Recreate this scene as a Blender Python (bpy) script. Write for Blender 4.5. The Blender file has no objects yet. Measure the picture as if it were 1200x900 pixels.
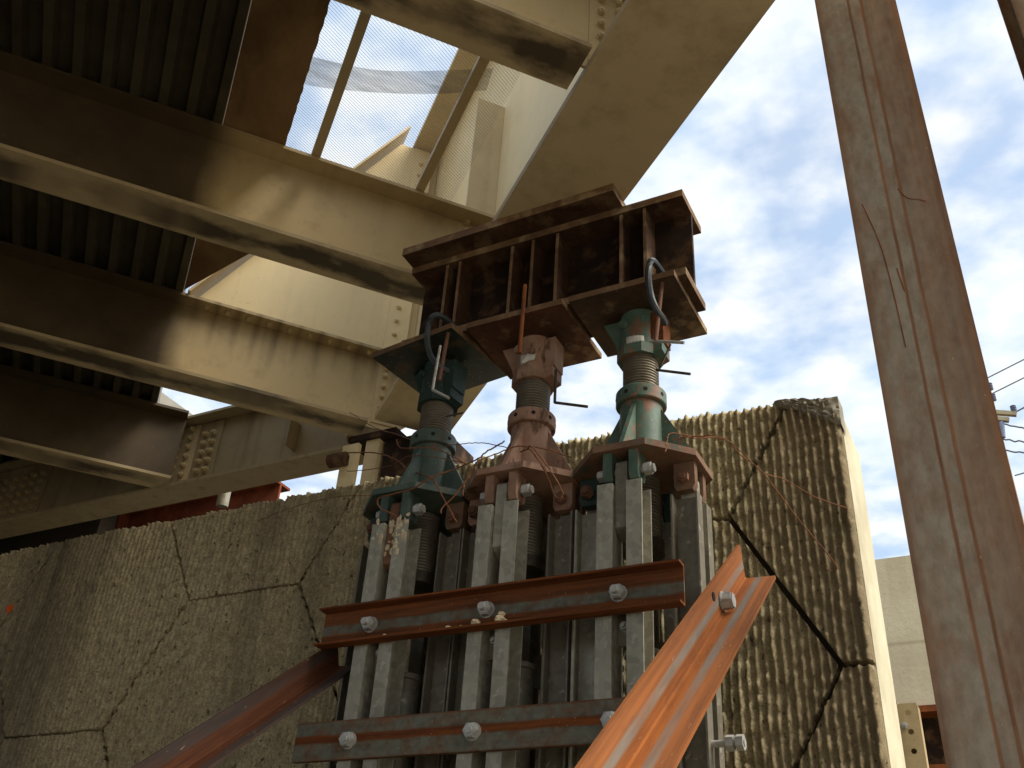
import bpy, bmesh, math, random
import numpy as np
from mathutils import Vector, Matrix, Euler
R = math.radians
random.seed(7)
rng = np.random.default_rng(7)
S = bpy.context.scene
COL = S.collection

# ------------------------------------------------------------------ camera
def make_camera():
    pitch, roll, yaw = R(33.387), R(4.122), R(-29.001)
    cy, sy, cp, sp = math.cos(yaw), math.sin(yaw), math.cos(pitch), math.sin(pitch)
    F = Vector((sy * cp, cy * cp, sp)); rt = Vector((cy, -sy, 0)); up = rt.cross(F)
    r2 = rt * math.cos(roll) + up * math.sin(roll)
    u2 = up * math.cos(roll) - rt * math.sin(roll)
    cam = bpy.data.cameras.new('camera'); o = bpy.data.objects.new('camera', cam); COL.objects.link(o)
    m = Matrix((r2, u2, -F)).transposed().to_4x4(); m.translation = (0, 0, 1.6)
    o.matrix_world = m
    cam.sensor_width = 36; cam.lens = 1173.16 / 1200 * 36; cam.clip_end = 2000; cam.clip_start = 0.05
    S.camera = o
make_camera()

# ------------------------------------------------------------------ sky, sun, exposure
SUN_DIR = Vector((0.70, 0.02, 0.71)).normalized()
def make_world():
    w = bpy.data.worlds.new('World'); S.world = w; w.use_nodes = True
    nt = w.node_tree; nt.nodes.clear(); N = nt.nodes.new; L = nt.links.new
    sky = N('ShaderNodeTexSky'); sky.sky_type = 'NISHITA'; sky.sun_disc = False
    sky.sun_elevation = math.asin(SUN_DIR.z); sky.sun_rotation = math.atan2(SUN_DIR.x, SUN_DIR.y)
    sky.air_density = 1.0; sky.dust_density = 1.5
    b1 = N('ShaderNodeBackground'); b1.inputs[1].default_value = 0.15; L(sky.outputs[0], b1.inputs[0])
    tc = N('ShaderNodeTexCoord'); sep = N('ShaderNodeSeparateXYZ'); L(tc.outputs['Generated'], sep.inputs[0])
    mx = N('ShaderNodeMath'); mx.operation = 'MAXIMUM'; mx.inputs[1].default_value = 0.06; L(sep.outputs[2], mx.inputs[0])
    dv = N('ShaderNodeVectorMath'); dv.operation = 'DIVIDE'; L(tc.outputs['Generated'], dv.inputs[0])
    cb = N('ShaderNodeCombineXYZ')
    for i in range(3): L(mx.outputs[0], cb.inputs[i])
    L(cb.outputs[0], dv.inputs[1])
    def noise(scale, det, rough, off):
        mp = N('ShaderNodeMapping'); mp.inputs['Location'].default_value = (off, off * .7, 0); mp.inputs['Scale'].default_value = (1, 1, 0.0)
        L(dv.outputs[0], mp.inputs[0])
        n = N('ShaderNodeTexNoise'); n.inputs['Scale'].default_value = scale; n.inputs['Detail'].default_value = det
        n.inputs['Roughness'].default_value = rough; L(mp.outputs[0], n.inputs['Vector']); return n
    n1 = noise(8.0, 6, .50, 3.1); n2 = noise(1.5, 3, .5, 9.4)
    ad = N('ShaderNodeMath'); ad.operation = 'MULTIPLY_ADD'; ad.inputs[1].default_value = .55
    L(n1.outputs[0], ad.inputs[0])
    sc = N('ShaderNodeMath'); sc.operation = 'MULTIPLY'; sc.inputs[1].default_value = .45; L(n2.outputs[0], sc.inputs[0]); L(sc.outputs[0], ad.inputs[2])
    rp = N('ShaderNodeValToRGB'); rp.color_ramp.elements[0].position = .38; rp.color_ramp.elements[1].position = .53
    rp.color_ramp.elements[0].color = (.58, .58, .58, 1); L(ad.outputs[0], rp.inputs[0])
    b2 = N('ShaderNodeBackground'); b2.inputs[1].default_value = 1.05
    shd = N('ShaderNodeValToRGB'); shd.color_ramp.elements[0].position = .35; shd.color_ramp.elements[1].position = .62
    shd.color_ramp.elements[0].color = (.45, .56, .70, 1); shd.color_ramp.elements[1].color = (.635, .66, .68, 1)
    L(n1.outputs[0], shd.inputs[0]); L(shd.outputs[0], b2.inputs[0])
    ms = N('ShaderNodeMixShader'); L(rp.outputs[0], ms.inputs[0]); L(b1.outputs[0], ms.inputs[1]); L(b2.outputs[0], ms.inputs[2])
    out = N('ShaderNodeOutputWorld'); L(ms.outputs[0], out.inputs[0])
make_world()
def make_sun():
    l = bpy.data.lights.new('sun', 'SUN'); l.energy = 3.5; l.angle = R(45); l.color = (1, .92, .78)
    o = bpy.data.objects.new('sun', l); COL.objects.link(o)
    o.rotation_euler = SUN_DIR.to_track_quat('Z', 'Y').to_euler(); o.location = SUN_DIR * 60
make_sun()
S.view_settings.view_transform = 'Standard'; S.view_settings.look = 'None'
S.view_settings.exposure = 0.60; S.view_settings.gamma = 1.0; S.view_settings.use_curve_mapping = False

# ------------------------------------------------------------------ material kit
class T:
    def __init__(s, name):
        s.m = bpy.data.materials.new(name); s.m.use_nodes = True; s.t = s.m.node_tree; s.t.nodes.clear()
        s.tc = s.n('ShaderNodeTexCoord'); s.obj = s.tc.outputs['Object']
    def n(s, k): return s.t.nodes.new(k)
    def put(s, v, sock):
        if isinstance(v, bpy.types.NodeSocket): s.t.links.new(v, sock)
        elif isinstance(v, tuple) and sock.type == 'RGBA': sock.default_value = (*v[:3], 1)
        else: sock.default_value = v
    def map(s, scale=(1, 1, 1), loc=(0, 0, 0), v=None):
        m = s.n('ShaderNodeMapping'); s.put(v or s.obj, m.inputs[0]); m.inputs['Scale'].default_value = scale; m.inputs['Location'].default_value = loc
        return m.outputs[0]
    def noise(s, scale=5, detail=4, rough=.55, sc=(1, 1, 1), loc=(0, 0, 0), dist=0):
        n = s.n('ShaderNodeTexNoise'); s.put(s.map(sc, loc), n.inputs['Vector'])
        n.inputs['Scale'].default_value = scale; n.inputs['Detail'].default_value = detail; n.inputs['Roughness'].default_value = rough
        n.inputs['Distortion'].default_value = dist
        return n.outputs[0]
    def vor(s, scale=30, out='Color'):
        n = s.n('ShaderNodeTexVoronoi'); s.put(s.obj, n.inputs['Vector']); n.inputs['Scale'].default_value = scale
        return n.outputs[out]
    def ramp(s, f, stops, interp='LINEAR'):
        r = s.n('ShaderNodeValToRGB'); s.put(f, r.inputs[0]); cr = r.color_ramp; cr.interpolation = interp
        while len(cr.elements) < len(stops): cr.elements.new(.5)
        for e, (p, c) in zip(cr.elements, stops):
            e.position = p; e.color = (c, c, c, 1) if not isinstance(c, tuple) else (*c, 1)
        return r.outputs[0]
    def mix(s, f, a, b, blend='MIX'):
        m = s.n('ShaderNodeMix'); m.data_type = 'RGBA'; m.blend_type = blend
        s.put(f, m.inputs[0]); s.put(a, m.inputs[6]); s.put(b, m.inputs[7]); return m.outputs[2]
    def math(s, op, a, b=0.0, c=0.0):
        m = s.n('ShaderNodeMath'); m.operation = op
        s.put(a, m.inputs[0]); s.put(b, m.inputs[1]); s.put(c, m.inputs[2]); return m.outputs[0]
    def xyz(s):
        m = s.n('ShaderNodeSeparateXYZ'); s.put(s.obj, m.inputs[0]); return m.outputs
    def bump(s, h, strength=.3, dist=.005):
        b = s.n('ShaderNodeBump'); b.inputs['Strength'].default_value = strength; b.inputs['Distance'].default_value = dist
        s.put(h, b.inputs['Height']); return b.outputs[0]
    def out(s, col, rough=.7, metal=0.0, normal=None, spec=.4, alpha=None):
        p = s.n('ShaderNodeBsdfPrincipled'); s.put(col, p.inputs['Base Color']); s.put(rough, p.inputs['Roughness']); s.put(metal, p.inputs['Metallic'])
        p.inputs['Specular IOR Level'].default_value = spec
        if normal is not None: s.put(normal, p.inputs['Normal'])
        if alpha is not None: s.put(alpha, p.inputs['Alpha'])
        o = s.n('ShaderNodeOutputMaterial'); s.t.links.new(p.outputs[0], o.inputs[0]); return s.m

def m_tan(name, base=(.60, .47, .27), grime=.35, streak=.3, soot=None):
    t = T(name)
    c = t.mix(t.ramp(t.noise(1.3, 5, .6), [(.35, 0.), (.75, 1.)]), base, tuple(v * .84 for v in base))
    f = t.ramp(t.noise(3.0, 8, .68), [(.50, 0.), (.72, grime)])
    c = t.mix(f, c, (.16, .105, .05))
    st = t.ramp(t.noise(1.0, 5, .6, (14, 14, .7)), [(.52, 0.), (.72, streak)])
    c = t.mix(st, c, (.13, .09, .045))
    sp = t.ramp(t.noise(60, 2, .5), [(.70, 0.), (.76, .35)])
    c = t.mix(sp, c, (.20, .12, .05))
    if soot:
        x, y, z = t.xyz()
        d = t.math('DIVIDE', t.math('ABSOLUTE', t.math('ADD', y, soot[3])), soot[0])
        d = t.math('ADD', d, t.math('MULTIPLY', t.math('SUBTRACT', t.noise(2.2, 5, .6, (1, 2, 1), (soot[2], 0, 0)), .5), 4.2))
        k = t.math('MULTIPLY', t.ramp(d, [(.25, soot[1]), (.95, 0.)]), t.ramp(t.noise(1.6, 3, .5, (1, .3, 1), (soot[2] + 5, 0, 0)), [(.38, .12), (.56, 1.)]))
        c = t.mix(k, c, (.055, .040, .024))
    return t.out(c, .62, 0, t.bump(t.noise(70, 3), .12, .002), .3)

def m_beam(name, edge, base=(.62, .475, .25), soot=(.095, .066, .036), rows=None):
    """painted beam: rain-washed under the open mesh, sooty further in under the deck (x < edge)"""
    t = T(name); x, y, z = t.xyz()
    c = t.mix(t.ramp(t.noise(1.3, 5, .6), [(.35, 0.), (.75, 1.)]), base, tuple(v * .8 for v in base))
    c = t.mix(t.ramp(t.noise(5, 8, .68), [(.52, 0.), (.74, .4)]), c, (.18, .12, .06))
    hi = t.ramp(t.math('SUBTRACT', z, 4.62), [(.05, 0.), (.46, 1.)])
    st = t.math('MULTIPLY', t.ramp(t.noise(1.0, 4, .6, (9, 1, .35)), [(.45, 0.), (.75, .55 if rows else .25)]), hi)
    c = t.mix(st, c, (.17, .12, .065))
    c = t.mix(t.math('MULTIPLY', hi, .35), c, (.22, .16, .085))  # upper web darkened: shadow of the top flange painted into the colour
    if rows:
        w = t.math('PINGPONG', t.math('ADD', x, rows[0]), rows[1] / 2)
        w = t.math('ADD', w, t.math('MULTIPLY', t.math('SUBTRACT', t.noise(30, 3), .5), .02))
        drip = t.math('MULTIPLY', t.ramp(w, [(.0, 1.), (.034, 0.)]), t.ramp(t.math('ADD', t.math('SUBTRACT', z, 4.72), t.math('MULTIPLY', t.math('SUBTRACT', t.noise(1, 2, .5, (9, 1, .1)), .5), .5)), [(.10, 0.), (.38, .62)]))
        c = t.mix(drip, c, (.13, .09, .048))
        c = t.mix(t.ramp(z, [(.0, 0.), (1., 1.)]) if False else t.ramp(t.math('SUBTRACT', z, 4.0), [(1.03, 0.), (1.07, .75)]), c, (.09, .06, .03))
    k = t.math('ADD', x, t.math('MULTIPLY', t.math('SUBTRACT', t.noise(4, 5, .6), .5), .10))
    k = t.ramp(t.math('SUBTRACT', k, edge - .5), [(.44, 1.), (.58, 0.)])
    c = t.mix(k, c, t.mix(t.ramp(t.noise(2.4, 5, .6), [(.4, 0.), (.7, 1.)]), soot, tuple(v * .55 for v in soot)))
    c = t.mix(t.ramp(t.noise(60, 2, .5), [(.70, 0.), (.76, .35)]), c, (.20, .12, .05))
    return t.out(c, .62, 0, t.bump(t.noise(70, 3), .12, .002), .3)

def m_rust(name, dark=(.10, .035, .015), light=(.33, .10, .025), scale=(.05, .025, .02), amt=.4, dirt=None):
    t = T(name)
    c = t.mix(t.ramp(t.noise(6, 8, .65), [(.35, 0.), (.68, 1.)]), dark, light)
    c = t.mix(t.ramp(t.noise(22, 6, .7), [(.48, 0.), (.68, amt)]), c, scale)
    if dirt: c = t.mix(t.ramp(t.noise(9, 4, .6, loc=(4, 2, 1)), [(.52, 0.), (.66, .7)]), c, dirt)
    return t.out(c, .88, 0, t.bump(t.noise(55, 6, .7), .35, .004), .2)

def m_striped(name, axis, bands, rust_a=(.23, .070, .018), rust_b=(.085, .030, .013), grey=(.155, .165, .130), wob=.10):
    """rolled steel: rust with bands of grey mill scale along the length; bands = [(pos, amount)] over the axis value"""
    t = T(name); x, y, z = t.xyz()
    v = {'x': x, 'y': y, 'z': z}.get(axis) or t.math('MAXIMUM', x, z)
    g3 = (1, .14, 1) if axis == 'leg' else (1, 1, .5) if axis == 'x' else (1, 1, 1)
    lo, hi = bands[0][0], bands[-1][0]
    v = t.math('ADD', v, t.math('MULTIPLY', t.math('SUBTRACT', t.noise(1, 5, .6, (9, 9, 9) if axis != 'leg' else (14, .5, 14)), .5), (hi - lo) * wob))
    vv = t.math('DIVIDE', t.math('SUBTRACT', v, lo), hi - lo)
    k = t.ramp(vv, [((p - lo) / (hi - lo), a) for p, a in bands])
    along = (3, 60, 60) if axis == 'z' else ((45, .7, 45) if axis in ('leg',) else (50, 50, 2))
    c = t.mix(t.ramp(t.noise(1, 5, .65, along), [(.35, 0.), (.7, 1.)]), rust_b, rust_a)
    c = t.mix(t.ramp(t.noise(30, 6, .7, g3), [(.5, 0.), (.72, .6)]), c, (.13, .05, .025))
    g = t.mix(t.ramp(t.noise(40, 4, .6, g3), [(.4, 0.), (.7, 1.)]), grey, tuple(q * .7 for q in grey))
    k2 = t.math('MULTIPLY', k, t.ramp(t.noise(14, 6, .7, g3), [(.34, .35), (.55, 1.)]))
    c = t.mix(k2, c, g)
    c = t.mix(t.ramp(t.noise(120, 2, .5, g3), [(.70, 0.), (.76, .5)]), c, (.55, .38, .22))
    return t.out(c, .9, .0, t.bump(t.noise(80, 4, .6, g3), .22, .002), .12)

def m_galv(name, base=(.50, .50, .46), stain=.5):
    t = T(name)
    c = t.mix(t.ramp(t.vor(45), [(.2, 0.), (.9, 1.)]), base, tuple(v * .72 for v in base))
    c = t.mix(t.ramp(t.noise(4, 6, .65, (1, 1, .35)), [(.45, 0.), (.7, stain)]), c, (.16, .14, .10))
    c = t.mix(t.ramp(t.noise(30, 4, .6), [(.62, 0.), (.72, .5)]), c, (.66, .63, .54))
    return t.out(c, t.ramp(t.noise(12), [(.3, .42), (.7, .68)]), .35, t.bump(t.noise(60, 3), .15, .002), .4)

def m_chip(name, paint, paint2, under=(.20, .085, .045), amt=.56, rough=.55):
    t = T(name)
    c = t.mix(t.ramp(t.noise(9, 4), [(.4, 0.), (.65, 1.)]), paint, paint2)
    c = t.mix(t.ramp(t.noise(11, 8, .7, (1, 1, .55), (3, 1, 2)), [(amt, 0.), (amt + .06, 1.)]), c, under)
    c = t.mix(t.ramp(t.noise(95, 2, .5), [(.70, 0.), (.74, .8)]), c, (.45, .42, .34))
    c = t.mix(t.ramp(t.noise(5, 6, .7, loc=(7, 7, 7)), [(.5, 0.), (.75, .5)]), c, (.03, .028, .02))
    return t.out(c, rough, 0, t.bump(t.noise(60, 4), .2, .003), .4)

def m_plain(name, c1, c2, scale=8, rough=.8, metal=0., bump=.2, sc=(1, 1, 1), lo=.35, hi=.65):
    t = T(name)
    c = t.mix(t.ramp(t.noise(scale, 6, .62, sc), [(lo, 0.), (hi, 1.)]), c1, c2)
    return t.out(c, rough, metal, t.bump(t.noise(scale * 6, 4), bump, .004), .3)

def m_wall():
    t = T('ribbed_concrete'); x, y, z = t.xyz()
    c = t.mix(t.ramp(t.noise(1.1, 5, .6), [(.35, 0.), (.7, 1.)]), (.54, .445, .265), (.43, .35, .20))
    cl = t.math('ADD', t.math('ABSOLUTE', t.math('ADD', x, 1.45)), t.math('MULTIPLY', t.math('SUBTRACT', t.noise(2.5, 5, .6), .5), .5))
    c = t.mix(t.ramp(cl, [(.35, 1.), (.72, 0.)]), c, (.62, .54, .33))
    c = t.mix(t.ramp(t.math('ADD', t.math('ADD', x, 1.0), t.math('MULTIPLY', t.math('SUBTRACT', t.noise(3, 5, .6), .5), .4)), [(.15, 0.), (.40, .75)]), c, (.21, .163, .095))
    c = t.mix(t.ramp(t.noise(26, 6, .75), [(.42, 0.), (.66, .75)]), c, (.17, .125, .07))
    c = t.mix(t.ramp(t.noise(75, 3, .6), [(.60, 0.), (.70, .6)]), c, (.52, .44, .30))
    c = t.mix(t.ramp(t.noise(44, 2, .5, (1, 1, .8), (5, 3, 1)), [(.66, 0.), (.70, .85)]), c, (.045, .035, .022))
    c = t.mix(t.ramp(t.noise(110, 2, .5, loc=(2, 9, 4)), [(.40, .55), (.52, 0.)]), c, (.20, .155, .09))
    st = t.ramp(t.noise(1, 5, .62, (3.2, 1, .45), (1.3, 0, 0)), [(.52, 0.), (.72, .5)])
    c = t.mix(st, c, (.13, .105, .07))
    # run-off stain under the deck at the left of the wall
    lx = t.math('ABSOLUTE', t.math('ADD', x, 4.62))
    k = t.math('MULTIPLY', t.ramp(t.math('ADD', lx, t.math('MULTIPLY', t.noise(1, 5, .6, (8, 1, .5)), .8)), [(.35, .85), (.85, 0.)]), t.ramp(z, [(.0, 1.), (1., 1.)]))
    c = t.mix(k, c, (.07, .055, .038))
    # spot of orange marking paint
    dx = t.math('ADD', x, 4.903); dz = t.math('SUBTRACT', z, 3.423)
    d = t.math('ADD', t.math('MULTIPLY', dx, dx), t.math('MULTIPLY', dz, dz))
    d = t.math('ADD', t.math('SQRT', d), t.math('MULTIPLY', t.math('SUBTRACT', t.noise(45, 2), .5), .03))
    c = t.mix(t.ramp(d, [(.020, 1.), (.026, 0.)]), c, (.75, .12, .02))
    return t.out(c, .95, 0, t.bump(t.noise(70, 6, .7), .5, .006), .15)

MT = {}
MT['tan'] = m_tan('tan_bridge_paint', grime=.22, streak=.12)
MT['tan_beam'] = m_tan('tan_beam_paint', base=(.50, .38, .21), grime=.5, streak=.5)
MT['tan_clean'] = m_tan('tan_clean_paint', base=(.74, .59, .33), grime=.10, streak=.08)
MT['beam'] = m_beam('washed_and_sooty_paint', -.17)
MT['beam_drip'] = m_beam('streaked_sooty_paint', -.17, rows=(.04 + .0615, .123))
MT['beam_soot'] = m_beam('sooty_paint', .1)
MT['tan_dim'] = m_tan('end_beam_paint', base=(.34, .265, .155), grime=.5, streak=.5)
for i, off in enumerate((3.0, 11.0, 23.0, 31.0, 40.)):
    MT['soot%d' % i] = m_tan('sooty_flange_paint_%d' % i, base=(.46, .36, .21), grime=.5, streak=.1, soot=(.095, .95, off, 0.0))
MT['girder_flange'] = m_tan('girder_flange_paint', base=(.54, .43, .265), grime=.5, streak=.0)
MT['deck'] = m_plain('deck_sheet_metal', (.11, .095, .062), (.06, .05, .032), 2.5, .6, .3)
MT['slab'] = m_plain('slab_concrete', (.33, .31, .27), (.25, .23, .2), 3, .95)
MT['plank'] = m_plain('weathered_edge_plate', (.30, .185, .085), (.13, .075, .035), 3.2, .8, 0, .35, (1, .5, 1))
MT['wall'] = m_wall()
MT['wall_end'] = m_plain('smooth_cast_concrete', (.63, .58, .42), (.47, .42, .29), 5, .95, 0, .3)
MT['mortar'] = m_plain('grey_mortar', (.34, .31, .25), (.20, .175, .13), 12, .98, 0, .6)
def m_block():
    t = T('pale_concrete'); x, y, z = t.xyz()
    c = t.mix(t.ramp(t.noise(2.2, 6, .65), [(.35, 0.), (.7, 1.)]), (.66, .61, .46), (.52, .465, .335))
    c = t.mix(t.ramp(t.noise(1, 5, .6, (5, 1, .5)), [(.5, 0.), (.75, .45)]), c, (.36, .31, .21))
    c = t.mix(t.ramp(t.noise(60, 3, .5), [(.64, 0.), (.70, .5)]), c, (.30, .26, .18))
    seam = t.math('ABSOLUTE', t.math('SUBTRACT', z, 3.84)); c = t.mix(t.ramp(t.math('MULTIPLY', seam, 10), [(.06, .55), (.14, 0.)]), c, (.38, .33, .23))
    return t.out(c, .95, 0, t.bump(t.noise(30, 5, .6), .35, .01), .2)
MT['far_conc'] = m_block()
MT['header'] = m_rust('shaded_rust_header', (.012, .008, .006), (.034, .017, .010), (.018, .012, .010), .5, (.12, .065, .03))  # web tone: near-black shade inside the header painted into the rust
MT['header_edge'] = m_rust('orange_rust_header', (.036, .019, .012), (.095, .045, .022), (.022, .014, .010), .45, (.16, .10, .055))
MT['lit_cut_edge'] = m_rust('lit_worn_edge', (.12, .068, .036), (.25, .15, .08), (.08, .048, .03), .45, (.38, .28, .16))  # brighter rust for cut edges, with the light on front faces painted in
MT['rust'] = m_rust('orange_rust')
MT['wire'] = m_plain('rusty_wire', (.27, .105, .042), (.14, .06, .03), 30, .85)
MT['channel'] = m_striped('rusty_channel', 'z', [(-.075, 0.), (-.028, .05), (-.020, .95), (.006, .95), (.014, .1), (.075, 0.)])
MT['bar'] = m_striped('rusty_flat_bar', 'z', [(-.066, .2), (-.058, .9), (-.014, .9), (-.006, .0), (.014, .0), (.022, .9), (.055, .9), (.066, 0.)])
MT['angle'] = m_striped('rusty_angle', 'leg', [(.0, 0.), (.036, 0.), (.043, .85), (.058, .85), (.064, .1), (.11, .05)], rust_a=(.40, .135, .036), rust_b=(.20, .068, .022), grey=(.235, .215, .18))
MT['angle_dark'] = m_striped('dark_rusty_angle', 'leg', [(.0, .0), (.02, .05), (.05, .1), (.065, .8), (.085, .8), (.11, .4)], rust_a=(.135, .042, .014), rust_b=(.040, .017, .010), grey=(.050, .050, .048))
MT['pile'] = m_striped('rusty_pile', 'x', [(-.13, .0), (-.112, .25), (-.095, .8), (-.024, 1.), (-.021, .0), (-.016, .0), (-.013, .9), (.012, .9), (.016, 0.), (.021, .0), (.024, .6), (.095, .4), (.112, .1), (.13, 0.)],
                       rust_a=(.27, .135, .07), rust_b=(.13, .07, .042), grey=(.285, .25, .195), wob=.025)
MT['galv'] = m_galv('galvanised_steel', (.44, .415, .33), .6)
MT['plate1'] = m_chip('green_black_plate', (.010, .017, .014), (.018, .028, .023), (.06, .04, .025), .54)
MT['plate2'] = m_rust('red_brown_plate', (.05, .024, .015), (.13, .055, .030), (.03, .018, .012), .45, (.25, .16, .09))
MT['plate3'] = m_rust('brown_plate', (.035, .026, .018), (.10, .055, .03), (.03, .04, .03), .45, (.24, .16, .09))
MT['galv_dark'] = m_galv('shaded_galvanised_steel', (.24, .215, .165), .8)  # darker copy of the galvanised steel: shade inside the posts painted in
MT['bolt'] = m_galv('bolt_zinc', (.52, .51, .47), .5)
MT['bolt_rust'] = m_rust('bolt_rust', (.12, .06, .04), (.26, .13, .08))
MT['screw'] = m_plain('greased_screw_steel', (.27, .235, .18), (.15, .125, .09), 9, .5, .4, .1)
MT['green_dark'] = m_chip('dark_green_paint', (.020, .042, .036), (.032, .062, .052), (.05, .035, .025), .56)
MT['green'] = m_chip('green_paint', (.065, .115, .083), (.115, .18, .135), (.23, .115, .065), .52)
MT['green_base'] = m_chip('speckled_green_paint', (.058, .092, .075), (.098, .135, .11), (.14, .09, .06), .56)
MT['red'] = m_chip('red_primer', (.29, .16, .105), (.38, .24, .17), (.15, .078, .048), .54, .8)
MT['rustplate'] = m_chip('rusted_green_plate', (.22, .125, .075), (.16, .08, .05), (.09, .11, .08), .54, .8)
MT['hole'] = m_plain('dark_hole', (.012, .010, .008), (.02, .016, .012), 20, .9)
MT['label'] = m_plain('paper_label', (.74, .72, .66), (.62, .59, .52), 14, .8)
MT['clamp'] = m_plain('clamp_iron', (.075, .085, .09), (.045, .05, .05), 20, .5, .4)
MT['zinc_rod'] = m_plain('zinc_rod', (.50, .48, .42), (.30, .27, .22), 30, .5, .5)
MT['dark_rod'] = m_plain('dark_rod', (.10, .085, .06), (.06, .045, .03), 30, .5, .5)
MT['wood'] = m_plain('pole_wood', (.36, .23, .13), (.24, .14, .08), 3, .9, 0, .3, (6, 6, .4))
MT['arm_wood'] = m_plain('arm_wood', (.50, .42, .26), (.38, .3, .18), 4, .9)
MT['insul'] = m_plain('glazed_insulator', (.25, .27, .36), (.18, .2, .3), 4, .3)
MT['cable'] = m_plain('aluminium_cable', (.20, .20, .21), (.13, .13, .14), 4, .6)
MT['red_beam'] = m_rust('red_oxide_beam', (.12, .03, .016), (.24, .06, .02), (.07, .02, .014), .4)
MT['crumb'] = m_plain('pale_crumb', (.70, .58, .38), (.52, .40, .24), 60, .95)
MT['shadow_dark'] = m_plain('shadow_backing', (.06, .045, .03), (.035, .025, .018), 4, .95)  # near-black tone standing in for shadow behind and under things
MT['ground'] = m_plain('gravel_ground', (.085, .068, .045), (.055, .045, .03), 2.5, 1.0, 0, .6)
MT['bounce'] = m_plain('pale_bounce_sheet', (.44, .38, .28), (.36, .31, .22), 1.5, .95, 0, .3)
MT['mesh'] = m_plain('expanded_metal', (.34, .31, .26), (.26, .235, .2), 9, .6, .4, 0)
def m_net():
    t = T('debris_netting')
    p = t.n('ShaderNodeBsdfDiffuse'); t.put(t.mix(t.noise(6), (.42, .40, .42), (.34, .32, .34)), p.inputs[0])
    tr = t.n('ShaderNodeBsdfTransparent'); ms = t.n('ShaderNodeMixShader')
    t.put(t.ramp(t.noise(9, 4, .6, (.6, 3, 1)), [(.3, .32), (.7, .62)]), ms.inputs[0])
    t.t.links.new(tr.outputs[0], ms.inputs[1]); t.t.links.new(p.outputs[0], ms.inputs[2])
    o = t.n('ShaderNodeOutputMaterial'); t.t.links.new(ms.outputs[0], o.inputs[0]); return t.m
MT['net'] = m_net()

# ------------------------------------------------------------------ mesh kit
def empty(name, loc=(0, 0, 0), rz=0., parent=None):
    o = bpy.data.objects.new(name, None); COL.objects.link(o); o.location = loc; o.rotation_euler = (0, 0, rz); o.empty_display_size = .1
    if parent: o.parent = parent
    return o
def tag(o, label=None, cat=None, group=None, kind=None):
    if label: o['label'] = label
    if cat: o['category'] = cat
    if group: o['group'] = group
    if kind: o['kind'] = kind
    return o
def link(name, me, parent=None, loc=(0, 0, 0), rot=(0, 0, 0), mat=None):
    o = bpy.data.objects.new(name, me); COL.objects.link(o); o.location = loc; o.rotation_euler = rot
    if parent: o.parent = parent
    if mat:
        if not me.materials: me.materials.append(mat)
        elif me.materials[0] is not mat: o.material_slots[0].link = 'OBJECT'; o.material_slots[0].material = mat
    return o
def mesh_of(name, bm, bevel=0., smooth=True):
    if bevel:
        es = [e for e in bm.edges if len(e.link_faces) == 2 and e.calc_face_angle(0) > .7]
        try: bmesh.ops.bevel(bm, geom=es, offset=bevel, segments=1, affect='EDGES', clamp_overlap=True)
        except Exception: pass
    bmesh.ops.recalc_face_normals(bm, faces=bm.faces)
    me = bpy.data.meshes.new(name)
    if smooth:
        for f in bm.faces: f.smooth = True
    bm.to_mesh(me); bm.free()
    if smooth: me.set_sharp_from_angle(angle=R(32))
    return me
def obj(name, bm, mat, parent=None, loc=(0, 0, 0), rot=(0, 0, 0), bevel=0.):
    return link(name, mesh_of(name, bm, bevel), parent, loc, rot, mat)
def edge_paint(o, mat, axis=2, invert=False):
    """faces across the thickness (sawn, torch-cut or worn edges) get a brighter material with light painted in"""
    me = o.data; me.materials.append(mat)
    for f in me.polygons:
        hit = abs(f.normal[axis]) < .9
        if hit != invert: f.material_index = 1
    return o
def B(): return bmesh.new()
def box(bm, x0, x1, y0, y1, z0, z1):
    vs = [bm.verts.new((x, y, z)) for x in (x0, x1) for y in (y0, y1) for z in (z0, z1)]
    for f in ((0, 1, 3, 2), (4, 6, 7, 5), (0, 4, 5, 1), (2, 3, 7, 6), (0, 2, 6, 4), (1, 5, 7, 3)): bm.faces.new([vs[i] for i in f])
    return bm
def prism(bm, pts, a0, a1, axis='z'):
    def P(u, v, a): return (u, v, a) if axis == 'z' else ((a, u, v) if axis == 'x' else (u, a, v))
    lo = [bm.verts.new(P(u, v, a0)) for u, v in pts]; hi = [bm.verts.new(P(u, v, a1)) for u, v in pts]
    n = len(pts); bm.faces.new(lo[::-1]); bm.faces.new(hi)
    for i in range(n): bm.faces.new((lo[i], lo[(i + 1) % n], hi[(i + 1) % n], hi[i]))
    return bm
def ngon(n, r, a0=0., c=(0, 0)): return [(c[0] + r * math.cos(a0 + 2 * math.pi * i / n), c[1] + r * math.sin(a0 + 2 * math.pi * i / n)) for i in range(n)]
def lathe(bm, prof, seg=32):
    rings = [[bm.verts.new((r * math.cos(2 * math.pi * i / seg), r * math.sin(2 * math.pi * i / seg), z)) for i in range(seg)] for r, z in prof]
    for a, b in zip(rings, rings[1:]):
        for i in range(seg): bm.faces.new((a[i], a[(i + 1) % seg], b[(i + 1) % seg], b[i]))
    bm.faces.new(rings[0][::-1]); bm.faces.new(rings[-1])
    return bm
def rod(bm, p, q, r, seg=10):
    p, q = Vector(p), Vector(q); d = q - p; rot = d.to_track_quat('Z', 'Y').to_matrix()
    a = [bm.verts.new(p + rot @ Vector((x, y, 0))) for x, y in ngon(seg, r)]; b = [bm.verts.new(q + rot @ Vector((x, y, 0))) for x, y in ngon(seg, r)]
    bm.faces.new(a[::-1]); bm.faces.new(b)
    for i in range(seg): bm.faces.new((a[i], a[(i + 1) % seg], b[(i + 1) % seg], b[i]))
    return bm
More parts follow.
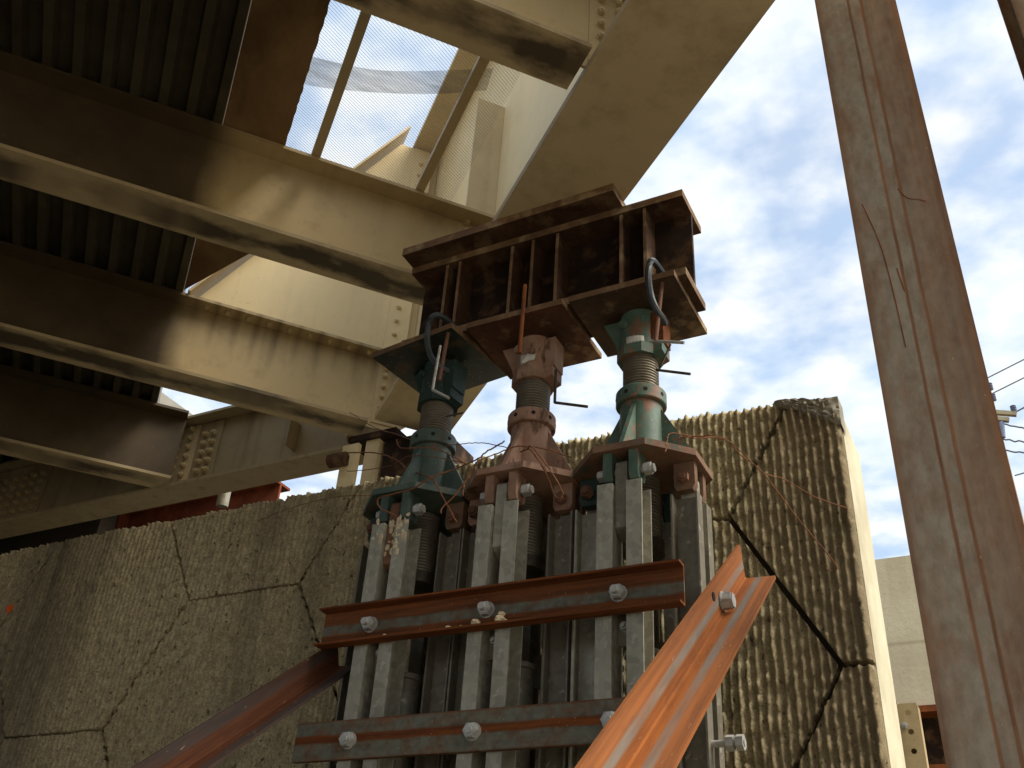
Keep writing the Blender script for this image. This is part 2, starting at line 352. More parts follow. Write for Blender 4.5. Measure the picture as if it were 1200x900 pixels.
def catmull(pts, k=6):
    pts = [Vector(p) for p in pts]; P = [pts[0] * 2 - pts[1]] + pts + [pts[-1] * 2 - pts[-2]]; out = []
    for i in range(1, len(P) - 2):
        a, b, c, d = P[i - 1:i + 3]
        for j in range(k):
            t = j / k
            out.append(.5 * ((2 * b) + (c - a) * t + (2 * a - 5 * b + 4 * c - d) * t * t + (3 * b - a - 3 * c + d) * t ** 3))
    return out + [pts[-1]]
def tube(bm, pts, r, seg=8, k=6):
    path = catmull(pts, k) if k else [Vector(p) for p in pts]; prev = None; n = len(path); up = Vector((0.13, 0.2, 1)).normalized()
    for i, p in enumerate(path):
        t = (path[min(i + 1, n - 1)] - path[max(i - 1, 0)]).normalized()
        u = t.cross(up)
        if u.length < .05: u = t.cross(Vector((1, 0, 0)))
        u.normalize(); w = t.cross(u)
        ring = [bm.verts.new(p + u * (r * math.cos(2 * math.pi * j / seg)) + w * (r * math.sin(2 * math.pi * j / seg))) for j in range(seg)]
        if prev:
            for j in range(seg): bm.faces.new((prev[j], prev[(j + 1) % seg], ring[(j + 1) % seg], ring[j]))
        else: bm.faces.new(ring[::-1])
        prev = ring
    bm.faces.new(prev); return bm
_cache = {}
def shared(key, fn, bevel=0.):
    if key not in _cache: _cache[key] = mesh_of(key, fn(), bevel)
    return _cache[key]
def hexbolt_bm(r=.02, head=.018, tip=.014, washer=True):
    """nut and washer with a stub of thread, axis +Z from the plate face at z = 0"""
    bm = B(); z = 0
    if washer: prism(bm, ngon(16, r * 1.28), 0, .004); z = .004
    a = [(x, y) for x, y in ngon(6, r * 1.12)]; prism(bm, a, z, z + head * .82)
    prism(bm, ngon(6, r * .98), z + head * .82, z + head)
    if tip: prism(bm, ngon(10, r * .55), z + head, z + head + tip)
    return bm
def dome_bm(r=.013, h=.010):
    bm = B(); lathe(bm, [(r, 0), (r, h * .45), (r * .8, h * .85), (r * .35, h)], 10); return bm

# ------------------------------------------------------------------ ground
g = B(); prism(g, [(-300, -300), (300, -300), (300, 300), (-300, 300)], -.5, 0)
tag(obj('ground', g, MT['ground']), kind='structure')

g = B(); prism(g, [(-1.2, -60), (40, -60), (40, 3.2), (-.3, 3.2)], 0.0, .012)  # unseen pale sheet, added to bounce light up under the girder
tag(obj('bounce_sheet', g, MT['bounce']), kind='structure')
# ------------------------------------------------------------------ retaining wall of hexagonal ribbed panels
WY = 3.40
def wall_top(x): return 3.79 if x < -1.05 else 3.79 - .055 * ((x + 1.05) / .62) ** 1.6
def smooth_noise(shape, k):
    a = rng.random((shape[0] // k + 3, shape[1] // k + 3)); i = np.arange(shape[0]) / k; j = np.arange(shape[1]) / k
    i0 = i.astype(int); j0 = j.astype(int); fi = (i - i0)[:, None]; fj = (j - j0)[None, :]
    fi = fi * fi * (3 - 2 * fi); fj = fj * fj * (3 - 2 * fj)
    A = a[i0][:, j0]; Bq = a[i0 + 1][:, j0]; Cq = a[i0][:, j0 + 1]; D = a[i0 + 1][:, j0 + 1]
    return (A * (1 - fi) + Bq * fi) * (1 - fj) + (Cq * (1 - fi) + D * fi) * fj
def build_wall():
    X0, X1, Z0, Z1 = -6.6, -.452, 1.95, 3.83
    p = .0305; dx = p / 5; dz = .0105
    nx = int((X1 - X0) / dx); nz = int((Z1 - Z0) / dz)
    xs = X0 + np.arange(nx + 1) * dx; zs = Z0 + np.arange(nz + 1) * dz
    XX, ZZ = np.meshgrid(xs, zs, indexing='ij'); sh = XX.shape
    wob = (smooth_noise(sh, 14) - .5) * .006
    ph = ((XX + wob) / p) % 1.0
    prof = np.clip(1.25 - np.abs(ph - .5) * 3.4, 0, 1)
    ridx = np.floor((XX + wob) / p).astype(int); ridx -= ridx.min()
    zc = (ZZ - Z0) / .024; zi = zc.astype(int); zf = zc - zi; zf = np.clip((zf - .25) / .5, 0, 1); zf = zf * zf * (3 - 2 * zf)
    rr = rng.random((ridx.max() + 1, zi.max() + 3)); brk = rr[ridx, zi] * (1 - zf) + rr[ridx, zi + 1] * zf; cl = smooth_noise(sh, 30)
    right = np.clip((XX + 2.9) / 1.2, 0, 1)
    amp = .010 + .013 * right
    hgt = amp * prof * (.32 + .95 * brk) * (.88 + .24 * cl) + .006 * smooth_noise(sh, 3) + .007 * smooth_noise(sh, 9) - .004 * smooth_noise(sh, 1)
    YY = WY - hgt
    XXj = XX + (rng.random(sh) - .5) * dx * .55; ZZj = ZZ + (rng.random(sh) - .5) * dz * .55
    # hexagon lattice: which panel does a cell belong to, and how far is it from the joints
    cx = (XX[:-1, :-1] + XX[1:, 1:]) / 2; cz = (ZZ[:-1, :-1] + ZZ[1:, 1:]) / 2
    jr = np.clip((cx + 2.2) / .6, 0, 1); jn = .012 - .008 * jr
    e1 = (smooth_noise((nx, nz), 2) - .5) * jn; e2 = (smooth_noise((nx, nz), 2) - .5) * jn; gap = .0055 + .0035 * jr
    PX, PZ, HZ = 2.02, 1.19, .595
    half, sl = .332, .345                # half flat edge, slanted run
    wtop = np.vectorize(wall_top)(cx) - .035 * smooth_noise((nx, nz), 5) * smooth_noise((nx, nz), 11)
    wall = empty('retaining_wall', (0, 0, 0))
    tag(wall, 'tan ribbed concrete retaining wall of hexagonal panels behind the shoring', 'wall')
    for ci in range(-6, 4):
        for ri in range(-1, 4):
            # panel centres: flat-top hexagons; even columns have their top edge at z = 3.31
            hx = -3.255 + ci * (PX / 2); hz = 3.31 - HZ - ri * PZ + PZ + (HZ if ci % 2 else 0) - PZ
            a = np.abs(cx - hx + e1); b = np.abs(cz - hz + e2)
            lim = half + sl * (1 - b / HZ)
            ins = (b < HZ - gap + dz * .5) & (a < lim - gap * 1.17 + dx * .9) & (cz < wtop)
            if ins.sum() < 30: continue
            I, J = np.nonzero(ins)
            vid = -np.ones(sh, int)
            c4 = [(I, J), (I + 1, J), (I + 1, J + 1), (I, J + 1)]
            for u, v in c4: vid[u, v] = 1
            used = np.argwhere(vid > 0); vid[used[:, 0], used[:, 1]] = np.arange(len(used))
            off = rng.normal(0, .0035)
            vx = XXj[used[:, 0], used[:, 1]]; vz = ZZj[used[:, 0], used[:, 1]]
            ui = np.clip(used[:, 0], 0, nx - 1); uj = np.clip(used[:, 1], 0, nz - 1); gv = gap[ui, uj]      # clean joint edges: pull stray vertices in to the panel outline
            vz = hz + np.clip(vz - hz, -(HZ - gv + e2[ui, uj] * .6), HZ - gv + e2[ui, uj] * .6)
            lv = half + sl * (1 - np.abs(vz - hz) / HZ) - gv * 1.17 + e1[ui, uj] * .8
            vx = hx + np.clip(vx - hx, -lv, lv)
            V = np.stack([vx, YY[used[:, 0], used[:, 1]] + off, vz], 1)
            Fq = np.stack([vid[u, v] for u, v in c4], 1)
            # sides of the panel back to the core
            pad = np.zeros((nx + 2, nz + 2), bool); pad[1:-1, 1:-1] = ins
            sk = []
            for (du, dv, va, vb) in ((-1, 0, 3, 0), (1, 0, 1, 2), (0, -1, 0, 1), (0, 1, 2, 3)):
                m = ~pad[I + 1 + du, J + 1 + dv]; sk.append(np.stack([Fq[m, va], Fq[m, vb]], 1))
            sk = np.concatenate(sk); nb = len(V); uniq, inv = np.unique(sk, return_inverse=True); inv = inv.reshape(sk.shape)
            Vb = V[uniq].copy(); Vb[:, 1] = WY + .045
            V = np.concatenate([V, Vb]); Sq = np.stack([sk[:, 1], sk[:, 0], inv[:, 0] + nb, inv[:, 1] + nb], 1)
            me = bpy.data.meshes.new('wall_panel'); faces = np.concatenate([Fq, Sq])
            me.vertices.add(len(V)); me.vertices.foreach_set('co', V.astype(np.float32).ravel())
            me.loops.add(faces.size); me.loops.foreach_set('vertex_index', faces.astype(np.int32).ravel())
            me.polygons.add(len(faces)); me.polygons.foreach_set('loop_start', np.arange(0, faces.size, 4, dtype=np.int32))
            me.update(calc_edges=True); me.validate()
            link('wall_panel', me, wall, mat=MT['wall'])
    core = B(); prism(core, [(-9, 0), (-.455, 0), (-.455, 3.715), (-.47, 3.728), (-.60, 3.748), (-.80, 3.760), (-1.05, 3.768), (-9, 3.768)], WY + .04, WY + .41, 'y')
    obj('wall_core', core, MT['wall_end'], wall)
    obj('joint_backing', box(B(), -9, -.47, WY + .034, WY + .0385, 1.95, 3.69), MT['shadow_dark'], wall)
    low = B(); box(low, -9, -.455, WY - .005, WY + .039, 0, 1.95)
    obj('wall_footing_course', low, MT['wall'], wall)
    # repaired corner: a lump of smeared mortar on the top right corner
    m = B(); NXm, NZm = 22, 12; grid = []
    for i in range(NXm + 1):
        row = []
        for j in range(NZm + 1):
            u, v = i / NXm, j / NZm; x = -.70 + .25 * u; zt = wall_top(x) + .012 * math.sin(5 * u + 1) + .012 * u
            zb = zt - (.03 + .10 * u ** 1.5); z = zb + (zt - zb) * v
            e = min(1, 6 * min(u, v + .02, 1.05 - u))
            row.append(m.verts.new((x, WY + .004 - .026 * max(0, e) ** .5 - .012 * random.random(), z + .006 * (random.random() - .5))))
        grid.append(row)
    for i in range(NXm):
        for j in range(NZm): m.faces.new((grid[i][j], grid[i + 1][j], grid[i + 1][j + 1], grid[i][j + 1]))
    top = [r[-1] for r in grid]; back = [m.verts.new((v.co.x, WY + .075, v.co.z - .004 + .01 * random.random())) for v in top]
    for i in range(NXm): m.faces.new((top[i], top[i + 1], back[i + 1], back[i]))
    low_r = m.verts.new((grid[-1][0].co.x, WY + .075, grid[-1][0].co.z)); m.faces.new([r for r in grid[-1]] + [back[-1], low_r])
    obj('mortar_patch', m, MT['mortar'], wall)
build_wall()

# ------------------------------------------------------------------ the bridge (local frame: x across, y along the girder)
BA = R(49.6)
bridge = empty('bridge', (0, 0, 0), BA)
tag(bridge, 'tan painted steel girder bridge overhead with sooty floor beams and corrugated deck', 'bridge')
def part(name, bm, mat, parent=bridge, bevel=0., **k): return obj(name, bm, mat, parent, bevel=bevel, **k)
def g_end(b): return (4.47 - .762 * b) / .648
# girder
gird = empty('main_girder', (0, 0, 0), 0, bridge); tag(gird, 'deep tan plate girder resting on the rusty header beam')
part('web', prism(B(), [(-9, 4.601), (4.93, 4.601), (5.2, 4.70), (5.2, 6.93), (-9, 6.93)], 1.232, 1.248, 'x'), MT['tan_clean'], gird)
part('bottom_flange', box(B(), 1.02, 1.46, -9, 4.93, 4.565, 4.60), MT['girder_flange'], gird, .003)
part('top_flange', box(B(), 1.02, 1.46, -9, 5.2, 6.931, 6.97), MT['tan'], gird)
for gy in (-3.6, -.7, .75, 2.2, 3.7):
    for s in (-1, 1):
        h = 6.06 if (gy == 3.7 and s < 0) else 6.9
        x0, x1 = (1.07, 1.231) if s < 0 else (1.249, 1.42)
        part('stiffener', box(B(), x0, x1, gy - .006 + .02, gy + .006 + .02, 4.602, h), MT['tan'], gird)
dome = shared('bolt_head', lambda: dome_bm(.0135, .012))
dome_big = shared('bolt_nut', lambda: hexbolt_bm(.014, .014, .006))
part('stiffener', box(B(), 1.06, 1.231, 5.118, 5.13, 4.70, 6.9), MT['tan_clean'], gird)
# floor beams
def beam(gy, b1, idx, label, b0=-9., flange_end=1.0):
    e = empty('floor_beam', (0, gy, 0), 0, bridge); tag(e, label)
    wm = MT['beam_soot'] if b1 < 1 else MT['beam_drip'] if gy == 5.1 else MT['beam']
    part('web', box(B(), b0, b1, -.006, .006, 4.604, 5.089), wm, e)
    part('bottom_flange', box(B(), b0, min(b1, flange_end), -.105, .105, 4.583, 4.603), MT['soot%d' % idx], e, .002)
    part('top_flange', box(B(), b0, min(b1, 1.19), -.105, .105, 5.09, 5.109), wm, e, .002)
    return e
BM = [beam(2.2, 1.225, 0, 'floor beam with black soot along its flange, nearest the mesh opening'),
      beam(3.7, 1.225, 1, 'long floor beam with black patches under its flange, below the mesh opening'),
      beam(5.1, 1.225, 2, 'floor beam with dark rust streaks and bolts along its top edge'),
      beam(6.45, .03, 3, 'short floor beam ending at the bolted end connection'),
      beam(7.85, -1.25, 4, 'dark floor beam deepest under the deck'), beam(.75, 1.225, 0, 'floor beam over the camera'), beam(-.7, 1.225, 1, 'floor beam behind the camera')]
def bolts(parent, pts, rot, mesh=None, mat=None, scale=1.):
    for p in pts:
        o = link('bolt', mesh or dome, parent, p, rot, mat or MT['tan_beam']); o.scale = (scale,) * 3
FACE = (R(90), 0, 0)      # bolt axis towards -y
# end connections on the girder: two staggered columns of bolts
for k, e in enumerate(BM[:3]):
    lo = 4.70 if k == 2 else 4.74
    part('connection_angle', box(B(), 1.03, 1.222, -.012, -.0065, 4.64, 5.06), MT['beam_drip'] if k == 2 else MT['beam'], e)
    n = 6
    bolts(e, [(1.075, -.012, lo + .052 + i * .0745) for i in range(n - 1)] + [(1.15, -.012, lo + .09 + i * .0745) for i in range(n - 2)], FACE, dome_big, MT['tan'])
    bolts(e, [(1.15, -.012, 5.03), (1.08, -.012, 5.03)], FACE, dome_big, MT['tan'])
# row of bolts under the top flange of the streaked beam
bolts(BM[2], [(-.04 + .123 * i, -.06, 5.089) for i in range(9)], (math.pi, 0, 0), dome_big, MT['tan_beam'])
# knee bracket over the streaked beam
kb = empty('knee_bracket', (0, 5.07, 0), 0, bridge); tag(kb, 'bright cream triangular knee bracket between floor beam and girder')
part('plate', prism(B(), [(-.12, 5.111), (1.08, 5.111), (1.08, 6.92), (.93, 6.92)], -.006, .006, 'y'), MT['tan_clean'], kb)
fl = B(); d = Vector((.93 + .12, 0, 6.92 - 5.111)).normalized(); nrm = Vector((-d.z, 0, d.x))
p0 = Vector((-.15, 0, 5.112)); p1 = Vector((.96, 0, 7.02))
pts = [(p0.x, p0.z), (p1.x, p1.z), (p1.x + nrm.x * .014, p1.z + nrm.z * .014), (p0.x + nrm.x * .014, p0.z + nrm.z * .014)]
part('flange', prism(fl, pts, -.10, .10, 'y'), MT['tan'], kb)
part('splice_plate', box(B(), 1.03, 1.172, -.018, -.0065, 5.115, 6.92), MT['tan_clean'], kb)
bolts(kb, [(1.085, -.018, 5.17 + i * .107) for i in range(16)], FACE, dome_big, MT['tan_clean'])
apr = B(); prism(apr, [(-13, 4.40), (-5.5, 4.40), (-5.5, 5.9), (-13, 5.9)], 5.425, 5.6); o = obj('shade_slab', apr, MT['slab']); tag(o, 'added concrete slab behind the end beam, far left, shading the red beam', kind='structure')  # unseen slab, added to keep light off the red beam
# deck: corrugated sheet, slab over it, edge plate, safety mesh
def build_deck():
    bm = B(); pt = .126; b = -9.0; rows = []; x = -.19; P = []
    while x > -9: P += [(x, 5.112), (x - .04, 5.112), (x - .055, 5.172), (x - .111, 5.172)]; x -= pt
    pr = None
    for (bx, z) in P:
        cur = [bm.verts.new((bx, -9, z)), bm.verts.new((bx, g_end(bx), z))]
        if pr: bm.faces.new((pr[0], pr[1], cur[1], cur[0]))
        pr = cur
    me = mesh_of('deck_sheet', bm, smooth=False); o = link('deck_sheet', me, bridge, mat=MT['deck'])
    md = o.modifiers.new('thickness', 'SOLIDIFY'); md.thickness = .003; md.offset = 1
    s = B(); prism(s, [(-9, -9), (-.19, -9), (-.19, g_end(-.19)), (-9, g_end(-9))], 5.18, 5.42); part('deck_slab', s, MT['slab'])
    e = B(); n = 420; ys = np.linspace(-9, 4.46, n)
    pts = [(-.185, -9), (-.185, 4.98)] + [(.112 + random.uniform(-.003, .003) - (.012 if random.random() < .05 else 0), y) for y in ys[::-1]]
    prism(e, pts, 5.113, 5.135); part('edge_plate', e, MT['plank'])
    for bx in (.262, .79):
        part('mesh_bar', box(B(), bx - .022, bx + .022, .6, 3.79, 5.113, 5.150), MT['tan'], bridge, .002)
build_deck()
def build_mesh():
    V = []; Fc = []; p = .0125; step = .0080; w = .00075
    for i in range(int((.985 - .115) / p)):
        b = .115 + i * p; prev = None; k0 = i % 2
        ys = np.arange(2.0, 3.80, step)
        for k, y in enumerate(ys):
            x = b + (p / 2 if (k + k0) % 2 else -p / 2) * .98
            base = len(V); V += [(x - w, y, 5.152), (x + w, y, 5.1535)]
            if prev is not None: Fc.append((prev, prev + 1, base + 1, base))
            prev = base
    me = bpy.data.meshes.new('safety_mesh'); me.from_pydata(V, [], Fc); me.update()
    o = link('safety_mesh', me, bridge, mat=MT['mesh']); tag(o, 'fine expanded metal mesh over the deck opening', kind='stuff')
    # strip of netting lying over the mesh
    up = [(-.05, 3.09), (.147, 3.064), (.386, 3.016), (.627, 2.905), (.853, 2.781)]; lo = [(-.05, 3.25), (.128, 3.229), (.422, 3.14), (.636, 3.048), (.869, 2.903)]
    U = catmull([(*q, 0) for q in up], 6); Lw = catmull([(*q, 0) for q in lo], 6); bm = B(); g = []
    for a, c in zip(U, Lw):
        g.append([bm.verts.new((a.lerp(c, t / 6).x, a.lerp(c, t / 6).y, 5.158 + .008 * math.sin(3 * t) * math.sin(9 * a.x))) for t in range(7)])
    for i in range(len(g) - 1):
        for j in range(6): bm.faces.new((g[i][j], g[i + 1][j], g[i + 1][j + 1], g[i][j + 1]))
    ns = obj('netting_strip', bm, MT['net'])
    ns.rotation_euler = (0, 0, BA)
    tag(ns, 'grey strip of torn netting lying across the mesh opening', 'netting')
build_mesh()
# end beam across the abutment (parallel to the wall)
eb = empty('end_beam', (0, 0, 0), -BA, bridge); tag(eb, 'end cross beam running parallel to the wall, above its top')
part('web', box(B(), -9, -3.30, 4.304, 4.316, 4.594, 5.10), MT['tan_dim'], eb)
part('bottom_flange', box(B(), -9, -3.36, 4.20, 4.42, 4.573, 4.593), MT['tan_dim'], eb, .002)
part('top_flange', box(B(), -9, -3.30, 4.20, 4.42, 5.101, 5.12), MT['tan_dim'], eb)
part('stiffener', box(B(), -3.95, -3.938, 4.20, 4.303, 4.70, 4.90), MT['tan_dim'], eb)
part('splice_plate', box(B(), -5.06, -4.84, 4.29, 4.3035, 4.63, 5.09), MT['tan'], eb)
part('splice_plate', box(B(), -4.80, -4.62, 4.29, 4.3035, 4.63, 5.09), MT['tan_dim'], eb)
part('splice_plate', box(B(), -6.9, -6.3, 4.29, 4.3035, 4.63, 5.09), MT['tan_dim'], eb)
big = shared('splice_bolt', lambda: hexbolt_bm(.02, .02, .012))
bolts(eb, [(x, 4.29, 4.70 + i * .072) for x in (-5.0, -4.895) for i in range(6)] + [(x, 4.29, 4.70 + i * .072) for x in (-4.755, -4.68) for i in range(5)]
      + [(-6.85 + .1 * j, 4.29, 4.70 + i * .072) for j in range(6) for i in range(5)], FACE, big, MT['tan_beam'])
bolts(eb, [(-3.52 + .07 * j, 4.304, 4.72 + .07 * i) for j in range(2) for i in range(3)], FACE, big, MT['tan_beam'])

# bearing under the girder end
br = empty('bridge_bearing', (-3.1, 4.15, 4.2)); tag(br, 'tan steel rocker bearing under the girder end on the wall top', 'bearing')
def bb(name, x0, x1, y0, y1, z0, z1, m, **k): return obj(name, box(B(), x0 + 3.1, x1 + 3.1, y0 - 4.15, y1 - 4.15, z0 - 4.2, z1 - 4.2), MT[m], br, bevel=.003, **k)
bb('side_plate', -3.30, -3.19, 3.99, 4.02, 3.9, 4.44, 'tan_clean'); bb('rocker', -3.16, -3.07, 4.02, 4.20, 3.9, 4.46, 'tan')
bb('sole_plate', -3.28, -2.95, 4.0, 4.4, 4.465, 4.50, 'header'); bb('pedestal', -3.05, -2.66, 4.05, 4.40, 3.75, 4.455, 'header')
bb('angle_seat', -3.56, -3.32, 3.96, 4.0, 4.05, 4.075, 'tan'); bb('angle_leg', -3.56, -3.53, 3.96, 4.0, 3.75, 4.05, 'tan')
o = B(); rod(o, (-.25, -.19, .13), (-.14, -.19, .13), .042, 16); obj('pin_nut', o, MT['header_edge'], br)

# things behind the wall, under the deck
rb = empty('steel_beam', (-5.6, 5.25, 5.0)); tag(rb, 'red oxide steel beam glimpsed between end beam and wall top', 'beam')
obj('web', box(B(), -.85, .72, -.01, .01, -.45, .10), MT['red_beam'], rb); obj('bottom_flange', box(B(), -.85, .72, -.11, .11, -.471, -.451), MT['red_beam'], rb)
obj('top_flange', box(B(), -.85, .72, -.11, .11, .101, .121), MT['red_beam'], rb); obj('end_plate', box(B(), -.872, -.851, -.11, .11, -.47, .12), MT['red_beam'], rb)
pp = B()
for i in range(24):
    a, b2 = 2 * math.pi * i / 24, 2 * math.pi * (i + 1) / 24
    for (r0, r1, flip) in ((.042, .042, 0), (.036, .036, 1)):
        q = [pp.verts.new((r0 * math.cos(t), r0 * math.sin(t), z)) for t, z in ((a, -.14), (b2, -.14), (b2, 1.0), (a, 1.0))]; pp.faces.new(q)
    q = [pp.verts.new((r * math.cos(t), r * math.sin(t), -.14)) for t, r in ((a, .036), (b2, .036), (b2, .042), (a, .042))]; pp.faces.new(q)
pipe = obj('drain_pipe', pp, MT['galv'], None, (-4.80, 4.62, 4.755)); pipe.rotation_euler = (R(8), R(6), 0)
tag(pipe, 'short galvanised drain pipe poking down over the wall top', 'pipe')
bw = obj('shadow_sheet', box(B(), -12, -6.42, 4.95, 5.1, 0, 5.40), MT['shadow_dark']); tag(bw, 'dark sheet added for the black shadow at far left under the deck', 'wall')  # near-black sheet put in where there is only deep shadow

# ------------------------------------------------------------------ shoring posts
XC = (-2.033, -1.577, -1.115); PY = 3.03; PZ = 3.335
def channel_bm():
    bm = B(); t = .0065
    prism(bm, [(.025, -.225), (.08, -.225), (.08, -.225 + t), (.025 + t, -.225 + t), (.025 + t, -.13 - t), (.08, -.13 - t), (.08, -.13), (.025, -.13)], .02, 3.21); return bm
def channel2_bm():
    bm = channel_bm()
    for v in bm.verts: v.co.x = -v.co.x
    return bm
def tongue_bm():
    bm = B(); prof = [(-.205, 3.05), (-.15, 3.02), (-.15, 3.27)] + [(-.1775 + .0275 * math.cos(a), 3.283 + .0275 * math.sin(a)) for a in (.2, .7, 1.3, 1.9, 2.5, 2.95)] + [(-.205, 3.27)]
    prism(bm, prof, -.0215, .0215, 'x'); return bm
def pin_bm():
    bm = B(); rod(bm, (-.098, -.178, 3.268), (.092, -.178, 3.268), .0125, 12)
    a = Matrix.Translation((.075, -.178, 3.268)) @ Matrix.Rotation(R(90), 4, 'Y')
    h = B(); prism(h, ngon(6, .023, .3), 0, .026); prism(h, ngon(12, .015), .026, .036); h.transform(a); me = bpy.data.meshes.new('t'); h.to_mesh(me); bm.from_mesh(me); h.free(); bpy.data.meshes.remove(me)
    a = Matrix.Translation((-.092, -.178, 3.268)) @ Matrix.Rotation(R(90), 4, 'Y')
    h = B(); prism(h, ngon(6, .022, .1), 0, .020); h.transform(a); me = bpy.data.meshes.new('t'); h.to_mesh(me); bm.from_mesh(me); h.free(); bpy.data.meshes.remove(me)
    return bm
def thread_prof(r, z0, z1, pitch=.0125, depth=.006):
    pr = []; z = z0
    while z < z1 - pitch * .5:
        pr += [(r - depth, z), (r, z + pitch * .28), (r, z + pitch * .55), (r - depth, z + pitch * .85)]; z += pitch
    return pr
def make_post(x, label, mats):
    e = empty('shoring_post', (x, PY, 0)); tag(e, label, 'post', 'galvanised shoring posts under the jacks')
    for k in range(4):
        rot = (0, 0, k * math.pi / 2)
        gm = MT['galv'] if k == 0 or (k == 3 and x > -1.2) else MT['galv_dark']
        link('channel', shared('channel', channel_bm, .0012), e, (0, 0, 0), rot, gm)
        link('channel', shared('channel_mirrored', channel2_bm, .0012), e, (0, 0, 0), rot, gm)
        link('tongue_plate', shared('tongue_plate', tongue_bm, .003), e, (0, 0, 0), rot, mats[k])
        link('pin_bolt', shared('pin_bolt', pin_bm), e, (0, 0, 0), rot, MT['bolt'] if k % 2 == 0 else MT['bolt_rust'])
        for zb in (2.72, 1.9, 1.1):
            link('batten_plate', shared('batten_plate', lambda: box(B(), -.0245, .0245, -.17, -.158, -.06, .06), .002), e, (0, 0, zb), rot, MT['galv_dark'])
            link('batten_bolt', shared('batten_bolt', lambda: hexbolt_bm(.013, .014, .008)), e, (-.17 * math.sin(-rot[2]), -.17 * math.cos(rot[2]), zb), (R(90), 0, rot[2]), MT['bolt'])
    link('inner_screw', shared('inner_screw', lambda: lathe(B(), thread_prof(.064, 3.08, 3.334), 32)), e, mat=MT['screw'])
    link('inner_tube', shared('inner_tube', lambda: lathe(B(), [(.058, 1.2), (.058, 2.67), (.066, 2.672), (.066, 2.69), (.05, 2.692), (.05, 2.6)], 28)), e, mat=MT['galv_dark'])
    link('spindle_cap', shared('spindle_cap', lambda: lathe(B(), [(.055, 3.03), (.075, 3.035), (.075, 3.08), (.055, 3.085)], 24)), e, mat=MT['dark_rod'])
    link('base_plate', shared('base_plate', lambda: prism(B(), ngon(8, .25, R(22.5)), 0, .0195), .003), e, mat=MT['galv_dark'])
make_post(XC[0], 'left shoring post of paired galvanised channels with white splashes on top', [MT['bolt_rust'], MT['galv_dark'], MT['galv_dark'], MT['galv_dark']])
make_post(XC[1], 'middle shoring post of paired galvanised channels under the red jack', [MT['galv'], MT['galv_dark'], MT['galv_dark'], MT['galv_dark']])
make_post(XC[2], 'right shoring post of paired galvanised channels nearest the wall end', [MT['galv_dark'], MT['galv'], MT['galv_dark'], MT['galv_dark']])
sp = B()
for i in range(46):
    side = random.random() < .6; cx = random.uniform(.032, .078) if side else random.uniform(-.02, .02) if random.random() < .6 else random.uniform(-.075, -.03)
    cy = -.2255 if abs(cx) > .024 else -.2055; h2 = bmesh.ops.create_icosphere(sp, subdivisions=2, radius=1.0, matrix=Matrix.Translation((cx, cy, 3.165 + random.gauss(0, .032))) @ Matrix.Diagonal((random.uniform(.003, .011), .0016, random.uniform(.004, .016), 1)))
    for v in h2['verts']: v.co.x += random.uniform(-.0012, .0012); v.co.z += random.uniform(-.0012, .0012)
sp_o = obj('mortar_splash', sp, MT['crumb'], None, (XC[0], PY, 0)); tag(sp_o, 'pale mortar splash on the head of the left shoring post', 'splash', kind='stuff')

# ------------------------------------------------------------------ screw jacks
def make_jack(x, label, mp, mb, mh, head_rot, tongue_side, lugm, block_mat):
    e = empty('screw_jack', (x, PY, PZ)); tag(e, label, 'screw jack', 'screw jacks under the header beam')
    k = x
    obj('base_plate', prism(B(), ngon(8, .2325 / math.cos(R(22.5)), R(22.5)), 0, .025), mp, e, bevel=.002)
    lathe_bm = lathe(B(), [(.088, .026), (.084, .06), (.080, .295)], 36); obj('barrel', lathe_bm, mb, e)
    for i in range(4):
        gb = prism(B(), [(-.075, .026), (-.205, .026), (-.205, .045), (-.10, .24), (-.075, .285)], -.008, .008, 'x')
        obj('gusset', gb, mb, e, rot=(0, 0, i * math.pi / 2), bevel=.0015)
        for s in (-1, 1):
            lg = prism(B(), [(-.215, -.001), (-.215, -.09), (-.205, -.108), (-.15, -.108), (-.14, -.09), (-.14, -.001)], s * .031, s * .064, 'x')
            obj('lug', lg, lugm[i], e, rot=(0, 0, i * math.pi / 2), bevel=.002)
    cl = obj('collar', lathe(B(), [(.082, .296), (.093, .298), (.096, .302), (.096, .352), (.092, .358), (.075, .358)], 40), mb, e)
    for a in range(8):
        t = R(a * 45 - 105); h = B(); rod(h, (.090 * math.cos(t), .090 * math.sin(t), .328), (.0968 * math.cos(t), .0968 * math.sin(t), .328), .0085, 12); obj('pin_hole', h, MT['hole'], cl)
    obj('screw', lathe(B(), thread_prof(.069, .35, .52), 44), MT['screw'], e)
    hd = empty('head', (0, 0, 0), R(head_rot), e)
    obj('sleeve_ring', prism(B(), ngon(8, .092, R(22.5)), .505, .55), mh, hd, bevel=.006)
    obj('sleeve', lathe(B(), [(.080, .545), (.078, .60), (.078, .716)], 36), mh, hd)
    edge_paint(obj('head_plate', box(B(), -.2175, .2175, -.2175, .19, .717, .744), MT['plate%d' % (XC.index(x) + 1)], hd, bevel=.002), MT['lit_cut_edge'])
    obj('gusset', prism(B(), [(-.065, .552), (-.085, .552), (-.095, .60), (-.15, .719), (-.065, .719)], -.02, .02, 'y'), mh, hd, bevel=.002)
    obj('wedge_block', box(B(), .066, .112, -.05, .035, .56, .70), block_mat, hd, bevel=.003)
    obj('wedge_block', prism(B(), [(.07, .50), (.105, .515), (.105, .562), (.07, .562)], -.05, .04, 'y'), mh, hd, bevel=.003)
    bo = B(); rod(bo, (-.035, -.055, .655), (-.043, -.088, .655), .017, 14); obj('boss', bo, mh, hd)
    return e
